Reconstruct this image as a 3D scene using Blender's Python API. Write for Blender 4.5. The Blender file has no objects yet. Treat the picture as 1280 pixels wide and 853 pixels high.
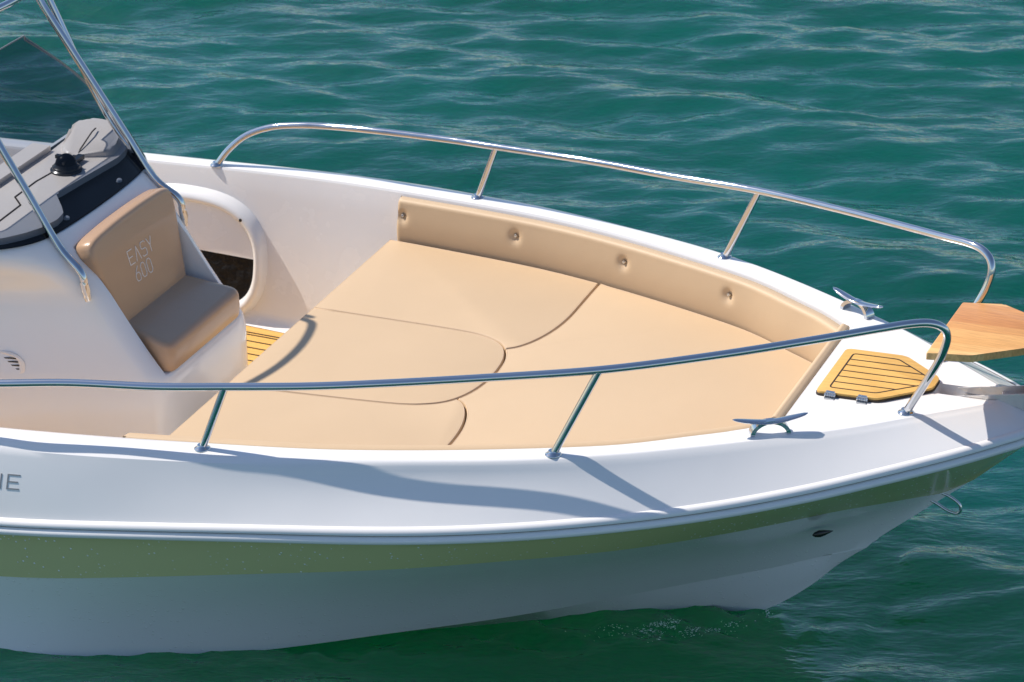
import bpy, bmesh, math, random
import numpy as np
from mathutils import Vector, Matrix
R = math.radians
random.seed(4)
sc = bpy.context.scene
COL = sc.collection
WZ = -0.76                     # water level; the deck at the first stanchion is z = 0

# ---------------------------------------------------------------- materials
def mat(name, color, rough=.5, metal=0., ior=1.5, coat=0., spec=None):
    m = bpy.data.materials.new(name); m.use_nodes = True
    b = m.node_tree.nodes['Principled BSDF']
    b.inputs['Base Color'].default_value = (*color, 1)
    b.inputs['Roughness'].default_value = rough
    b.inputs['Metallic'].default_value = metal
    b.inputs['IOR'].default_value = ior
    b.inputs['Coat Weight'].default_value = coat
    b.inputs['Coat Roughness'].default_value = .05
    if spec is not None: b.inputs['Specular IOR Level'].default_value = spec
    return m
def N(m, t, **kw):
    n = m.node_tree.nodes.new(t)
    for k, v in kw.items(): setattr(n, k, v)
    return n
def L(m, a, b): m.node_tree.links.new(a, b)
def bsdf(m): return m.node_tree.nodes['Principled BSDF']
def coords(m, scale=(1, 1, 1), rot=(0, 0, 0)):
    tc = N(m, 'ShaderNodeTexCoord'); mp = N(m, 'ShaderNodeMapping')
    mp.inputs['Scale'].default_value = scale; mp.inputs['Rotation'].default_value = rot
    L(m, tc.outputs['Object'], mp.inputs['Vector']); return mp.outputs['Vector']
def noise(m, vec, scale, detail=3, rough=.5):
    n = N(m, 'ShaderNodeTexNoise'); n.inputs['Scale'].default_value = scale
    n.inputs['Detail'].default_value = detail; n.inputs['Roughness'].default_value = rough
    L(m, vec, n.inputs['Vector']); return n.outputs['Fac']
def ramp(m, fac, stops):
    r = N(m, 'ShaderNodeValToRGB'); e = r.color_ramp.elements
    while len(e) < len(stops): e.new(.5)
    for el, (p, c) in zip(e, stops):
        el.position = p; el.color = (*c, 1) if len(c) == 3 else c
    L(m, fac, r.inputs['Fac']); return r.outputs['Color']
def bump(m, h, strength, dist=.01, normal=None):
    b = N(m, 'ShaderNodeBump'); b.inputs['Strength'].default_value = strength
    b.inputs['Distance'].default_value = dist; L(m, h, b.inputs['Height'])
    if normal is not None: L(m, normal, b.inputs['Normal'])
    return b.outputs['Normal']

M = {}
def gel(name, c, rough=.16, speck=False):
    m = mat(name, c, rough, coat=.3)
    v = coords(m)
    f = noise(m, v, 2.2, 4)
    L(m, ramp(m, f, [(.3, tuple(x*.955 for x in c)), (.7, c)]), bsdf(m).inputs['Base Color'])
    L(m, ramp(m, noise(m, v, 9, 4), [(.3, (rough*.8,)*3), (.75, (rough*1.5,)*3)]), bsdf(m).inputs['Roughness'])
    nb = bump(m, noise(m, v, 3.5, 2), .12, .01)
    if speck:     # dried and wet spray drops on the topsides
        vo = N(m, 'ShaderNodeTexVoronoi'); vo.inputs['Scale'].default_value = 62
        L(m, v, vo.inputs['Vector'])
        d = ramp(m, vo.outputs['Distance'], [(.12, (1, 1, 1)), (.24, (0, 0, 0))])
        ms = ramp(m, noise(m, v, 3.0, 3), [(.38, (0, 0, 0)), (.6, (1, 1, 1))])
        sel = N(m, 'ShaderNodeSeparateColor'); L(m, vo.outputs['Color'], sel.inputs['Color'])
        s2 = ramp(m, sel.outputs['Red'], [(.5, (0, 0, 0)), (.62, (1, 1, 1))])
        a = N(m, 'ShaderNodeMath', operation='MULTIPLY'); L(m, d, a.inputs[0]); L(m, ms, a.inputs[1])
        b_ = N(m, 'ShaderNodeMath', operation='MULTIPLY'); L(m, a.outputs[0], b_.inputs[0]); L(m, s2, b_.inputs[1])
        nb = bump(m, b_.outputs[0], .6, .004, nb)
        mx = N(m, 'ShaderNodeMix', data_type='RGBA')
        L(m, b_.outputs[0], mx.inputs['Factor'])
        src = bsdf(m).inputs['Base Color'].links[0].from_socket
        L(m, src, mx.inputs['A']); mx.inputs['B'].default_value = (.95, .96, .93, 1)
        L(m, mx.outputs['Result'], bsdf(m).inputs['Base Color'])
    L(m, nb, bsdf(m).inputs['Normal'])
    return m
M['gel'] = gel('white_gelcoat', (.80, .79, .785))
M['gel_in'] = gel('inner_gelcoat', (.85, .83, .82), .22)
M['hull'] = gel('hull_gelcoat', (.84, .85, .84), .14, True)
M['band'] = gel('olive_reflection_gelcoat', (.56, .55, .27), .16, True)  # olive base colour stands in for green water reflected in the flare
M['dash'] = gel('dash_gelcoat', (.90, .82, .74), .35)
def vinyl(name, c):
    m = mat(name, c, .52, spec=.35)
    v = coords(m)
    vo = N(m, 'ShaderNodeTexVoronoi'); vo.inputs['Scale'].default_value = 420; L(m, v, vo.inputs['Vector'])
    n1 = bump(m, vo.outputs['Distance'], .35, .0008)
    n2 = bump(m, noise(m, v, 5, 3), .14, .010, n1)
    n3 = bump(m, noise(m, coords(m, (1.2, 3, 1)), 9, 2), .12, .006, n2)
    L(m, n3, bsdf(m).inputs['Normal'])
    L(m, ramp(m, noise(m, v, 4, 4), [(.3, tuple(x*.97 for x in c)), (.7, c)]), bsdf(m).inputs['Base Color'])
    return m
M['vinyl'] = vinyl('tan_vinyl', (.585, .428, .272))
M['vinyl_seat'] = vinyl('taupe_vinyl', (.47, .305, .19))
M['vinyl_seat'].node_tree.nodes['Principled BSDF'].inputs['Roughness'].default_value = .27
M['vinyl_seat'].node_tree.nodes['Principled BSDF'].inputs['Coat Weight'].default_value = .25
M['piping'] = mat('tan_piping', (.60, .44, .30), .5)
def steel(name='polished_steel', c=(.62, .62, .63), r=.045):
    m = mat(name, c, r, 1.)
    L(m, ramp(m, noise(m, coords(m), 30, 4), [(.3, (r*.7,)*3), (.8, (r*2.2,)*3)]), bsdf(m).inputs['Roughness'])
    return m
M['steel'] = steel()
M['satin'] = steel('satin_steel', (.62, .62, .62), .22)
M['plate'] = steel('brushed_plate', (.74, .72, .70), .38)
M['black'] = mat('black_gloss', (.003, .004, .008), .3, ior=1.1)
M['blackp'] = mat('black_plastic', (.012, .012, .012), .25)
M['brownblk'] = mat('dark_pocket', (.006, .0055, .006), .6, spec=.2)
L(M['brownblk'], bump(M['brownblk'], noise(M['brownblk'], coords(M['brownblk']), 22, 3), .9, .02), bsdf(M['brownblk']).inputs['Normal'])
M['rubber'] = mat('dark_caulk', (.03, .017, .008), .6)
M['grey'] = mat('grey_lettering', (.22, .23, .24), .35)
M['thread'] = mat('pale_stitching', (.80, .76, .72), .5)
M['strip'] = mat('brown_strip', (.20, .13, .09), .5)
M['pin'] = mat('pale_cap', (.75, .75, .75), .3)
# synthetic teak
m = mat('yellow_teak', (.74, .44, .12), .6); M['teak'] = m
f = noise(m, coords(m, (1, 14, 1)), 14, 5, .6)
L(m, ramp(m, f, [(.3, (.62, .345, .085)), (.7, (.76, .455, .125))]), bsdf(m).inputs['Base Color'])
L(m, bump(m, f, .25, .002), bsdf(m).inputs['Normal'])
# varnished strips of the board
m = mat('oiled_wood', (.6, .3, .1), .38, coat=.15); M['wood'] = m
v = coords(m, (1, 1, 1), (0, 0, R(-6)))
sx = N(m, 'ShaderNodeSeparateXYZ'); L(m, v, sx.inputs[0])
mp2 = N(m, 'ShaderNodeMapping'); mp2.inputs['Scale'].default_value = (.0, 16, 0); L(m, v, mp2.inputs['Vector'])
wn = N(m, 'ShaderNodeTexWhiteNoise', noise_dimensions='1D')
ml = N(m, 'ShaderNodeMath', operation='MULTIPLY'); ml.inputs[1].default_value = 21
fl = N(m, 'ShaderNodeMath', operation='FLOOR'); L(m, sx.outputs['Y'], ml.inputs[0]); L(m, ml.outputs[0], fl.inputs[0])
L(m, fl.outputs[0], wn.inputs['W'])
strip = ramp(m, wn.outputs['Value'], [(0, (.60, .26, .085)), (.5, (.80, .43, .155)), (1, (.93, .60, .26))])
gr = ramp(m, noise(m, coords(m, (1.3, 26, 6), (0, 0, R(-6))), 9, 6, .65), [(.3, (.60, .55, .50)), (.65, (1.08, 1.05, 1.0))])
mx = N(m, 'ShaderNodeMix', data_type='RGBA', blend_type='MULTIPLY'); mx.inputs['Factor'].default_value = .75
L(m, strip, mx.inputs['A']); L(m, gr, mx.inputs['B']); L(m, mx.outputs['Result'], bsdf(m).inputs['Base Color'])
# tinted acrylic
m = bpy.data.materials.new('smoked_acrylic'); m.use_nodes = True; M['screen'] = m
nt = m.node_tree; nt.nodes.remove(nt.nodes['Principled BSDF']); out = nt.nodes['Material Output']
tr = N(m, 'ShaderNodeBsdfTransparent'); tr.inputs['Color'].default_value = (.42, .45, .50, 1)
gl = N(m, 'ShaderNodeBsdfGlossy'); gl.inputs['Roughness'].default_value = .02; gl.inputs['Color'].default_value = (1, 1, 1, 1)
lw = N(m, 'ShaderNodeLayerWeight'); lw.inputs['Blend'].default_value = .5
pw = N(m, 'ShaderNodeMath', operation='POWER'); pw.inputs[1].default_value = 5; L(m, lw.outputs['Facing'], pw.inputs[0])
ma_ = N(m, 'ShaderNodeMath', operation='MULTIPLY_ADD'); ma_.inputs[1].default_value = .4; ma_.inputs[2].default_value = .025; L(m, pw.outputs[0], ma_.inputs[0])
mxs = N(m, 'ShaderNodeMixShader'); L(m, ma_.outputs[0], mxs.inputs[0]); L(m, tr.outputs[0], mxs.inputs[1]); L(m, gl.outputs[0], mxs.inputs[2])
L(m, mxs.outputs[0], out.inputs['Surface'])
# water
m = mat('sea_water', (.004, .10, .055), .09, ior=1.62); M['water'] = m
b_ = bsdf(m); b_.inputs['Subsurface Weight'].default_value = 1.0; b_.subsurface_method = 'BURLEY'; b_.inputs['Subsurface Radius'].default_value = (.1, 1.7, .55); b_.inputs['Subsurface Scale'].default_value = 4.0
v = coords(m, (1, 1, 1), (0, 0, R(-22.5)))
mpa = N(m, 'ShaderNodeMapping'); mpa.inputs['Scale'].default_value = (.5, 1.15, 1); L(m, v, mpa.inputs['Vector'])
nA = noise(m, mpa.outputs[0], 5.2, 4, .55)
nB = noise(m, mpa.outputs[0], 17, 3, .5)
n1 = bump(m, nA, .7, .035)
n2 = bump(m, nB, .2, .006, n1)
L(m, n2, bsdf(m).inputs['Normal'])
L(m, ramp(m, noise(m, v, .9, 3), [(.3, (.0003, .057, .039)), (.7, (.0008, .076, .060))]), bsdf(m).inputs['Base Color'])
m = mat('white_foam', (.75, .80, .78), .4); M['foam'] = m

# ---------------------------------------------------------------- helpers
def me_obj(name, verts, faces, material, parent=None, smooth=True, angle=35, mats=None, mi=None):
    me = bpy.data.meshes.new(name); me.from_pydata([tuple(map(float, p)) for p in verts], [], [tuple(map(int, f)) for f in faces])
    me.validate(); me.update()
    if mats:
        for q in mats: me.materials.append(q)
        if mi is not None:
            for p, k in zip(me.polygons, mi): p.material_index = k
    else: me.materials.append(material)
    if smooth:
        for p in me.polygons: p.use_smooth = True
        me.set_sharp_from_angle(angle=R(angle))
    o = bpy.data.objects.new(name, me); COL.objects.link(o)
    if parent is not None: attach(o, parent)
    return o
def attach(o, parent):
    o.parent = parent
    if parent.type == 'EMPTY': o.matrix_parent_inverse = Matrix.Translation(-parent.location)
def bm_obj(name, bm, material, parent=None, smooth=True, angle=35):
    bmesh.ops.recalc_face_normals(bm, faces=bm.faces)
    me = bpy.data.meshes.new(name); bm.to_mesh(me); bm.free(); me.materials.append(material)
    if smooth:
        for p in me.polygons: p.use_smooth = True
        me.set_sharp_from_angle(angle=R(angle))
    o = bpy.data.objects.new(name, me); COL.objects.link(o)
    if parent is not None: attach(o, parent)
    return o
def tag(o, label=None, cat=None, group=None, kind=None):
    if label: o['label'] = label
    if cat: o['category'] = cat
    if group: o['group'] = group
    if kind: o['kind'] = kind
    return o
def empty(name, loc):
    o = bpy.data.objects.new(name, None); o.location = loc; o.empty_display_size = .1; COL.objects.link(o); return o
def catmull(P, n=8):
    P = [Vector(p) for p in P]; Q = [P[0]*2 - P[1]] + P + [P[-1]*2 - P[-2]]; out = []
    for i in range(1, len(Q)-2):
        for k in range(n):
            t = k/n; a, b, c, d = Q[i-1:i+3]
            out.append(.5*((2*b) + (c-a)*t + (2*a-5*b+4*c-d)*t*t + (3*b-a-3*c+d)*t**3))
    out.append(P[-1]); return out
def tube_geo(P, r, seg=16, cap=True, rs=None):
    P = [Vector(p) for p in P]; n = len(P); V = []; F = []
    T = [(P[min(i+1, n-1)]-P[max(i-1, 0)]).normalized() for i in range(n)]
    up = Vector((0, 0, 1)) if abs(T[0].z) < .9 else Vector((1, 0, 0))
    a = (up - T[0]*up.dot(T[0])).normalized()
    for i in range(n):
        a = (a - T[i]*a.dot(T[i])).normalized(); b = T[i].cross(a)
        rr = rs[i] if rs else r
        for k in range(seg):
            th = 2*math.pi*k/seg; V.append(P[i] + a*math.cos(th)*rr + b*math.sin(th)*rr)
    for i in range(n-1):
        for k in range(seg):
            F.append((i*seg+k, i*seg+(k+1) % seg, (i+1)*seg+(k+1) % seg, (i+1)*seg+k))
    if cap: F += [tuple(range(seg))[::-1], tuple((n-1)*seg+k for k in range(seg))]
    return V, F
def tube(name, P, r, material, parent=None, seg=16, rs=None):
    V, F = tube_geo(P, r, seg, True, rs); return me_obj(name, V, F, material, parent, angle=50)
def lathe_geo(c, axis, prof, seg=24):
    axis = Vector(axis).normalized(); u = axis.orthogonal().normalized(); w = axis.cross(u); V = []; F = []
    for (r, h) in prof:
        for k in range(seg):
            t = 2*math.pi*k/seg; V.append(Vector(c)+axis*h+(u*math.cos(t)+w*math.sin(t))*r)
    for i in range(len(prof)-1):
        for k in range(seg): F.append((i*seg+k, i*seg+(k+1) % seg, (i+1)*seg+(k+1) % seg, (i+1)*seg+k))
    F += [tuple(range(seg))[::-1], tuple((len(prof)-1)*seg+k for k in range(seg))]
    return V, F
def merge(parts):
    V = []; F = []
    for v, f in parts:
        o = len(V); V += list(v); F += [tuple(i+o for i in q) for q in f]
    return V, F
def prism_bm(poly, z0, z1, bev=0., seg=3, bottom=False):
    """poly: list of (x,y); z0/z1 functions or numbers; bevels the top rim"""
    bm = bmesh.new()
    f0 = z0 if callable(z0) else (lambda x, y: z0); f1 = z1 if callable(z1) else (lambda x, y: z1)
    a = [bm.verts.new((x, y, f0(x, y))) for x, y in poly]; b = [bm.verts.new((x, y, f1(x, y))) for x, y in poly]
    bm.faces.new(a[::-1]); top = bm.faces.new(b); n = len(poly)
    for i in range(n): bm.faces.new((a[i], a[(i+1) % n], b[(i+1) % n], b[i]))
    if bev:
        es = list(top.edges)
        bmesh.ops.bevel(bm, geom=es, offset=bev, segments=seg, profile=.5, affect='EDGES', clamp_overlap=True)
    return bm
def inset(poly, d):
    n = len(poly); A = sum(poly[i][0]*poly[(i+1) % n][1]-poly[(i+1) % n][0]*poly[i][1] for i in range(n)); s = 1 if A > 0 else -1
    out = []
    for i in range(n):
        p0, p1, p2 = Vector(poly[i-1]), Vector(poly[i]), Vector(poly[(i+1) % n])
        e1 = (p1-p0).normalized(); e2 = (p2-p1).normalized()
        n1 = Vector((-e1.y, e1.x))*s; n2 = Vector((-e2.y, e2.x))*s
        b = (n1+n2); b = b/max(.5, b.length_squared/1.0)*1.0 if b.length > 1e-6 else n1
        b = (n1+n2)/max(1+n1.dot(n2), .35)
        out.append(tuple(p1+b*d))
    return out
def roundpoly(poly, r, seg=5):
    out = []; n = len(poly)
    for i in range(n):
        rr = r[i] if isinstance(r, (list, tuple)) else r
        p0, p1, p2 = Vector(poly[i-1]), Vector(poly[i]), Vector(poly[(i+1) % n])
        a = (p0-p1); b = (p2-p1); rr = min(rr, a.length*.45, b.length*.45)
        if rr < 1e-5: out.append(tuple(p1)); continue
        a = p1+a.normalized()*rr; b = p1+b.normalized()*rr
        for k in range(seg+1):
            t = k/seg; out.append(tuple(a*(1-t)**2+p1*2*t*(1-t)+b*t*t))
    return out
def box_geo(c, s, rot=None):
    V = [Vector((x*s[0]/2, y*s[1]/2, z*s[2]/2)) for x in (-1, 1) for y in (-1, 1) for z in (-1, 1)]
    if rot is not None: V = [rot @ q for q in V]
    V = [q+Vector(c) for q in V]
    return V, [(0, 1, 3, 2), (4, 6, 7, 5), (0, 4, 5, 1), (2, 3, 7, 6), (0, 2, 6, 4), (1, 5, 7, 3)]

# ---------------------------------------------------------------- hull lines (half breadths measured along the sheer)
def spl(tab):
    X = np.array([t[0] for t in tab], float); Y = np.array([t[1] for t in tab], float)
    h = np.diff(X); d = np.diff(Y)/h; m_ = np.zeros(len(X)); m_[0] = d[0]; m_[-1] = d[-1]
    for i in range(1, len(X)-1):
        m_[i] = 0 if d[i-1]*d[i] <= 0 else (h[i-1]+h[i])/((h[i-1])/d[i]+(h[i])/d[i-1])
    def f(x):
        x = min(max(x, X[0]), X[-1]); i = min(int(np.searchsorted(X, x, 'right')-1), len(X)-2); i = max(i, 0)
        t = (x-X[i])/h[i]
        return float((2*t**3-3*t*t+1)*Y[i]+(t**3-2*t*t+t)*h[i]*m_[i]+(-2*t**3+3*t*t)*Y[i+1]+(t**3-t*t)*h[i]*m_[i+1])
    return f
zg = spl([(-3.2, -.19), (-1.2, -.078), (-.65, -.042), (-.27, -.019), (0, -.003), (.5, .024), (.94, .045), (1.5, .072), (1.8, .086), (2.2, .104)])
Ky = spl([(-3.2, 1.13), (-2, 1.14), (-1.3, 1.135), (-1, 1.128), (-.7, 1.124), (-.55, 1.116), (-.3, 1.094), (0, 1.048), (.3, .990), (.6, .898), (.9, .803), (1.1, .713), (1.3, .601), (1.5, .481), (1.7, .345), (1.9, .180), (2.055, .056)])
Iy = spl([(-3.2, 1.04), (-1.2, 1.052), (-.9, 1.045), (-.6, 1.029), (-.3, .997), (0, .954), (.3, .904), (.6, .821), (.9, .713), (1.1, .632), (1.3, .506), (1.4, .440), (1.515, .345), (1.8, .2)])
XK = 2.055; XR = 2.135
Ry = spl([(-3.2, 1.23), (-2, 1.235), (-1, 1.222), (-.57, 1.20), (-.1, 1.158), (.31, 1.092), (.535, 1.040), (.82, .953), (1.04, .866), (1.26, .759), (1.40, .683), (1.57, .583), (1.8, .425), (2.03, .232), (2.135, .13)])
Rz = spl([(-3.2, -.42), (-2, -.36), (-1, -.29), (-.57, -.252), (-.1, -.190), (.31, -.147), (.535, -.133), (.82, -.112), (1.04, -.093), (1.26, -.073), (1.40, -.058), (1.57, -.036), (1.8, .003), (2.03, .035), (2.135, .05)])
Gy = spl([(-3.2, 1.21), (-1, 1.185), (-.6, 1.165), (-.1, 1.110), (.3, 1.035), (.57, .962), (.9, .840), (1.2, .672), (1.45, .475), (1.65, .29), (1.8, .13), (1.90, .006)])
Gz = spl([(-3.2, -.66), (-1, -.50), (-.6, -.468), (-.1, -.385), (.3, -.325), (.57, -.296), (.9, -.256), (1.2, -.243), (1.45, -.232), (1.65, -.225), (1.8, -.236), (1.90, -.252)])
Cy = spl([(-3.2, 1.19), (-1, 1.17), (-.6, 1.11), (-.3, .965), (.08, .79), (.46, .590), (.63, .512), (.86, .391), (1.0, .305), (1.25, .165), (1.42, .09), (1.59, .03), (1.69, .004)])
Cz = spl([(-3.2, -1.0), (-1, -.88), (-.6, -.83), (-.3, -.80), (.08, -.768), (.46, -.723), (.63, -.70), (.86, -.665), (1.0, -.643), (1.25, -.600), (1.42, -.562), (1.59, -.508), (1.69, -.475)])
def fair(f, hi, sg=.13):
    X = np.arange(-3.2, hi+.35, .02); Y = np.array([f(min(x, 9)) for x in X]); out = []
    for i, x in enumerate(X):
        w = np.exp(-((X-x)/sg)**2/2); S = (w*Y).sum()/w.sum(); S1 = (w*(X-x)).sum()/w.sum(); S2 = (w*(X-x)**2).sum()/w.sum(); Sy = (w*(X-x)*Y).sum()/w.sum()
        S = S-S1*(Sy-S1*S)/max(S2-S1*S1, 1e-9)          # local linear fit
        b = min(1, max(0, (hi-.30-x)/.25)); out.append((x, Y[i]*(1-b)+S*b))
    return spl([o for o in out if o[0] <= hi]+[(hi+.001, f(hi))])
Ky = fair(Ky, XK); Iy = fair(Iy, 1.515, .09); Ry = fair(Ry, XR); Rz = fair(Rz, XR); Gy = fair(Gy, 1.90); Gz = fair(Gz, 1.90); Cy = fair(Cy, 1.69, .09); Cz = fair(Cz, 1.69, .09)
def cush_z(x): return -.155+.05*x

boat = empty('motorboat', (-.3, 0, WZ))
tag(boat, 'white open motorboat with tan sun pad, steel bow rails and smoked windscreen', 'motorboat')

# hull skin: rows run bow to stern, from the knuckle down to the keel
NS = 90
def row(fy, fz, x0, x1, tail):
    P = [Vector((x, fy(x), fz(x))) for x in [x0+(x1-x0)*(1-(1-i/NS)**1.35) for i in range(NS+1)]]
    return P+[Vector(t) for t in tail]
rub_tail = [(2.163, .095, .054), (2.187, .055, .058), (2.198, .02, .060), (2.20, 0, .060)]
rub_path = row(Ry, Rz, -3.2, XR, rub_tail)
kn = row(Ky, zg, -3.2, XK, [(2.062, .045, zg(2.06)), (2.068, .028, zg(2.07)), (2.071, .012, zg(2.07)), (2.072, 0, zg(2.07))])
green = row(Gy, Gz, -3.2, 1.90, [(1.93, .003, -.236), (1.96, .002, -.215), (1.985, .001, -.198), (2.0, 0, -.187)])
chine = row(Cy, Cz, -3.2, 1.69, [(1.70, .003, -.463), (1.71, .002, -.452), (1.72, .001, -.443), (1.725, 0, -.437)])
stem = spl([(-3.2, -1.20), (0, -1.12), (.6, -1.05), (1.0, -.95), (1.2, -.86), (1.387, -.76), (1.533, -.636), (1.60, -.56)])
keel = row(lambda x: 0, stem, -3.2, 1.60, [(1.603, 0, -.557), (1.606, 0, -.554), (1.609, 0, -.551), (1.61, 0, -.55)])
def mirror(V, F):
    n = len(V); return list(V)+[Vector((p[0], -p[1], p[2])) for p in V], list(F)+[tuple(i+n for i in f[::-1]) for f in F]
def loft(rows):
    V = [p for r in rows for p in r]; w = len(rows[0]); F = []
    for j in range(len(rows)-1):
        for i in range(w-1): F.append((j*w+i, j*w+i+1, (j+1)*w+i+1, (j+1)*w+i))
    return V, F
def mixrow(a, b, t, off=(0, 0, 0)): return [p.lerp(q, t)+Vector(off) for p, q in zip(a, b)]
# topside moulding (deck moulding side, flares out to the rub rail)
def bulge(r, d):   # push a row outward a little
    out = []
    for i, p in enumerate(r):
        T = (r[min(i+1, len(r)-1)]-r[max(i-1, 0)]); nrm = Vector((-T.y, T.x, 0))
        nrm = nrm.normalized() if nrm.length > 1e-9 else Vector((1, 0, 0))
        if nrm.y < 0 and p.y > .01: nrm = -nrm
        if p.y < .01: nrm = Vector((1, 0, 0))
        out.append(p+nrm*d)
    return out
def inw(r, s, dz):  # towards the rail's inside along the section
    return [Vector((p.x-(.0 if i < NS else s*.5), max(p.y-s, 0), p.z+dz)) for i, p in enumerate(r)]
def bowoff(r, s, dz, NS=9999):      # offset the row inward along its plan normal
    out = []; n = len(r)
    for i, p in enumerate(r):
        if i >= NS: q = Vector((p.x-s, max(p.y-s*.4, 0), p.z+dz))
        else: q = Vector((p.x, p.y-s, p.z+dz))
        out.append(q)
    return out
ks = spl([(-3.2, .034), (-.1, .034), (.5, .024), (1.0, .014), (1.4, .010), (2.2, .008)])
def krow(a, dz): return [bowoff([p], ks(p.x)*a, dz*ks(p.x)/.03)[0] if i < NS else Vector((p.x-ks(p.x)*a, max(p.y-ks(p.x)*a*.4, 0), p.z+dz*ks(p.x)/.03)) for i, p in enumerate(kn)]
k_round = [krow(1, 0), krow(.66, -.0012), krow(.34, -.0042), krow(.08, -.0095), None]
rub_in = [p+Vector((0, -.004 if p.y > .01 else 0, 0)) for p in rub_path]
hol = spl([(-3.2, .005), (-.5, .004), (-.1, -.002), (.35, -.012), (.6, -.016), (.85, -.013), (1.2, -.004), (2.2, -.001)])
def conc(t):
    return [p+(q-p)*math.sin(math.pi*t**.8)*hol(p.x)/.01 for p, q in zip(mixrow(kn, rub_in, t), bulge(mixrow(kn, rub_in, t), .01))]
k_round[4] = conc(.10)
side_rows = k_round+[conc(t) for t in (.18, .28, .4, .52, .64, .76, .88)]+[rub_in]
V, F = mirror(*loft(side_rows)); F = [f[::-1] for f in F]
me_obj('topside', V, F, M['gel'], boat, angle=28)
# flare band under the rub rail, lower hull
under = [p+Vector((-.004 if i > NS else 0, -.018 if p.y > .02 else 0, -.050)) for i, p in enumerate(rub_path)]
lip = [p+Vector((0, -.004 if p.y > .01 else 0, -.040)) for p in rub_path]
V, F = mirror(*loft([rub_in, lip, under]+[mixrow(under, green, t) for t in (.25, .5, .75)]+[green])); F = [f[::-1] for f in F]
me_obj('hull_band', V, F, M['band'], boat, angle=30)
g2 = [p+Vector((-.002 if i > NS else 0, -.004 if p.y > .01 else 0, 0)) for i, p in enumerate(green)]
def sect(a, b, t, hollow):
    r = mixrow(a, b, t); return [p+Vector((0, -min(hollow, p.y*.3)*math.sin(math.pi*t), 0)) for p in r]
V, F = mirror(*loft([green, g2]+[sect(g2, chine, t, .03) for t in (.2, .4, .6, .8)]+[chine, [p+Vector((0, -.013 if p.y > .03 else 0, -.003)) for p in chine]]+[mixrow(chine, keel, t) for t in (.3, .6)]+[keel])); F = [f[::-1] for f in F]
me_obj('hull', V, F, M['hull'], boat, angle=24)
# transom closes the stern
tp = [kn[0], rub_path[0], green[0], chine[0], keel[0]]
tv = [p for p in tp]+[Vector((p.x, -p.y, p.z)) for p in tp[::-1]]
me_obj('transom', tv, [tuple(range(len(tv)))], M['gel'], boat, smooth=False)
# rub rail: a double bead
prof = [(-.008, .004), (.001, .0035), (.007, .001), (.0115, -.0035), (.014, -.009), (.014, -.0138), (.0115, -.0160), (.003, -.0168), (.003, -.0188), (.008, -.0190), (.013, -.0215), (.0172, -.0255), (.0195, -.031), (.0195, -.036), (.016, -.0415), (.008, -.046), (.000, -.050), (-.008, -.053)]
def sweep_side(path, prof):
    V = []; n = len(path)
    for i, p in enumerate(path):
        T = path[min(i+1, n-1)]-path[max(i-1, 0)]
        if i == n-1: T = Vector((0, -1, 0))
        nr = Vector((-T.y, T.x, 0)).normalized()
        if nr.dot(Vector((.3, 1, 0))) < 0: nr = -nr
        if i == n-1: nr = Vector((1, 0, 0))
        for (o, z) in prof: V.append(p+nr*o+Vector((0, 0, z)))
    w = len(prof); F = []
    for i in range(n-1):
        for k in range(w-1): F.append((i*w+k, i*w+k+1, (i+1)*w+k+1, (i+1)*w+k))
    return V, F
V, F = mirror(*sweep_side(rub_path, prof))
rr_ = me_obj('rub_rail', V, F, M['gel'], boat, angle=40)
V, F = mirror(*sweep_side(rub_path, [(.0075, -.0155), (.0085, -.0178), (.0075, -.0200)]))
me_obj('groove_dark_strip', V, F, M['strip'], rr_)  # added strip, its dark colour deepens the groove between the beads

def orient(o, inward=False):
    t = sum(p.normal.y*(1 if p.center.y > 0 else -1)*p.area for p in o.data.polygons)
    if (t < 0) != inward: o.data.flip_normals()
for nm_ in ('topside', 'hull_band', 'hull', 'rub_rail'): orient(bpy.data.objects[nm_])
# ---------------------------------------------------------------- deck: side decks, foredeck with anchor channel, inner liner
dk = []
XF = 1.515
xs = [-3.2+(XF+3.2)*i/110 for i in range(111)]
V = []; F = []
for x in xs:
    k = Ky(x)-ks(x); i_ = Iy(x)
    cols = [(k, 0), ((k+i_)/2, .0015*min(1, (XF-x)/.1)), (i_+.012, .001*min(1, (XF-x)/.1)), (i_+.004, -.003), (i_, -.010)]
    for (y, dz) in cols: V.append(Vector((x, y, zg(x)+dz)))
w = 5
for a in range(len(xs)-1):
    for k in range(w-1): F.append((a*w+k, a*w+k+1, (a+1)*w+k+1, (a+1)*w+k))
side = mirror(V, F)
edge = k_round[0]
def deckgrid(ych=.034, depth=.045):
    V = []; F = []; n = 12; st = []
    ex = [p.x for p in edge[:NS+1]]; ey = [p.y for p in edge[:NS+1]]
    for x in list(np.linspace(XF, 1.868, 14))+[1.871, 1.878]: st.append((x, float(np.interp(x, ex, ey))))
    st += [(p.x, p.y) for p in edge if p.x > 1.885 and p.y > .012]
    for x, k in st:
        chan = 0 if x < 1.87 else (.1 if x < 1.875 else 1)
        c = min(ych, k*.8)
        ys = [-k, -(k+c)/2, -c-(k-c)*.15, -c, -c*.93, -c*.4, c*.4, c*.93, c, c+(k-c)*.15, (k+c)/2, k]
        dz = [0, 0, 0, -.003*chan, -depth*chan, -depth*chan, -depth*chan, -depth*chan, -.003*chan, 0, 0, 0]
        for y, d in zip(ys, dz): V.append(Vector((x, y, zg(x)+d)))
    for a in range(len(st)-1):
        for q in range(n-1): F.append((a*n+q, a*n+q+1, (a+1)*n+q+1, (a+1)*n+q))
    return V, F
fore = deckgrid()
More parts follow.
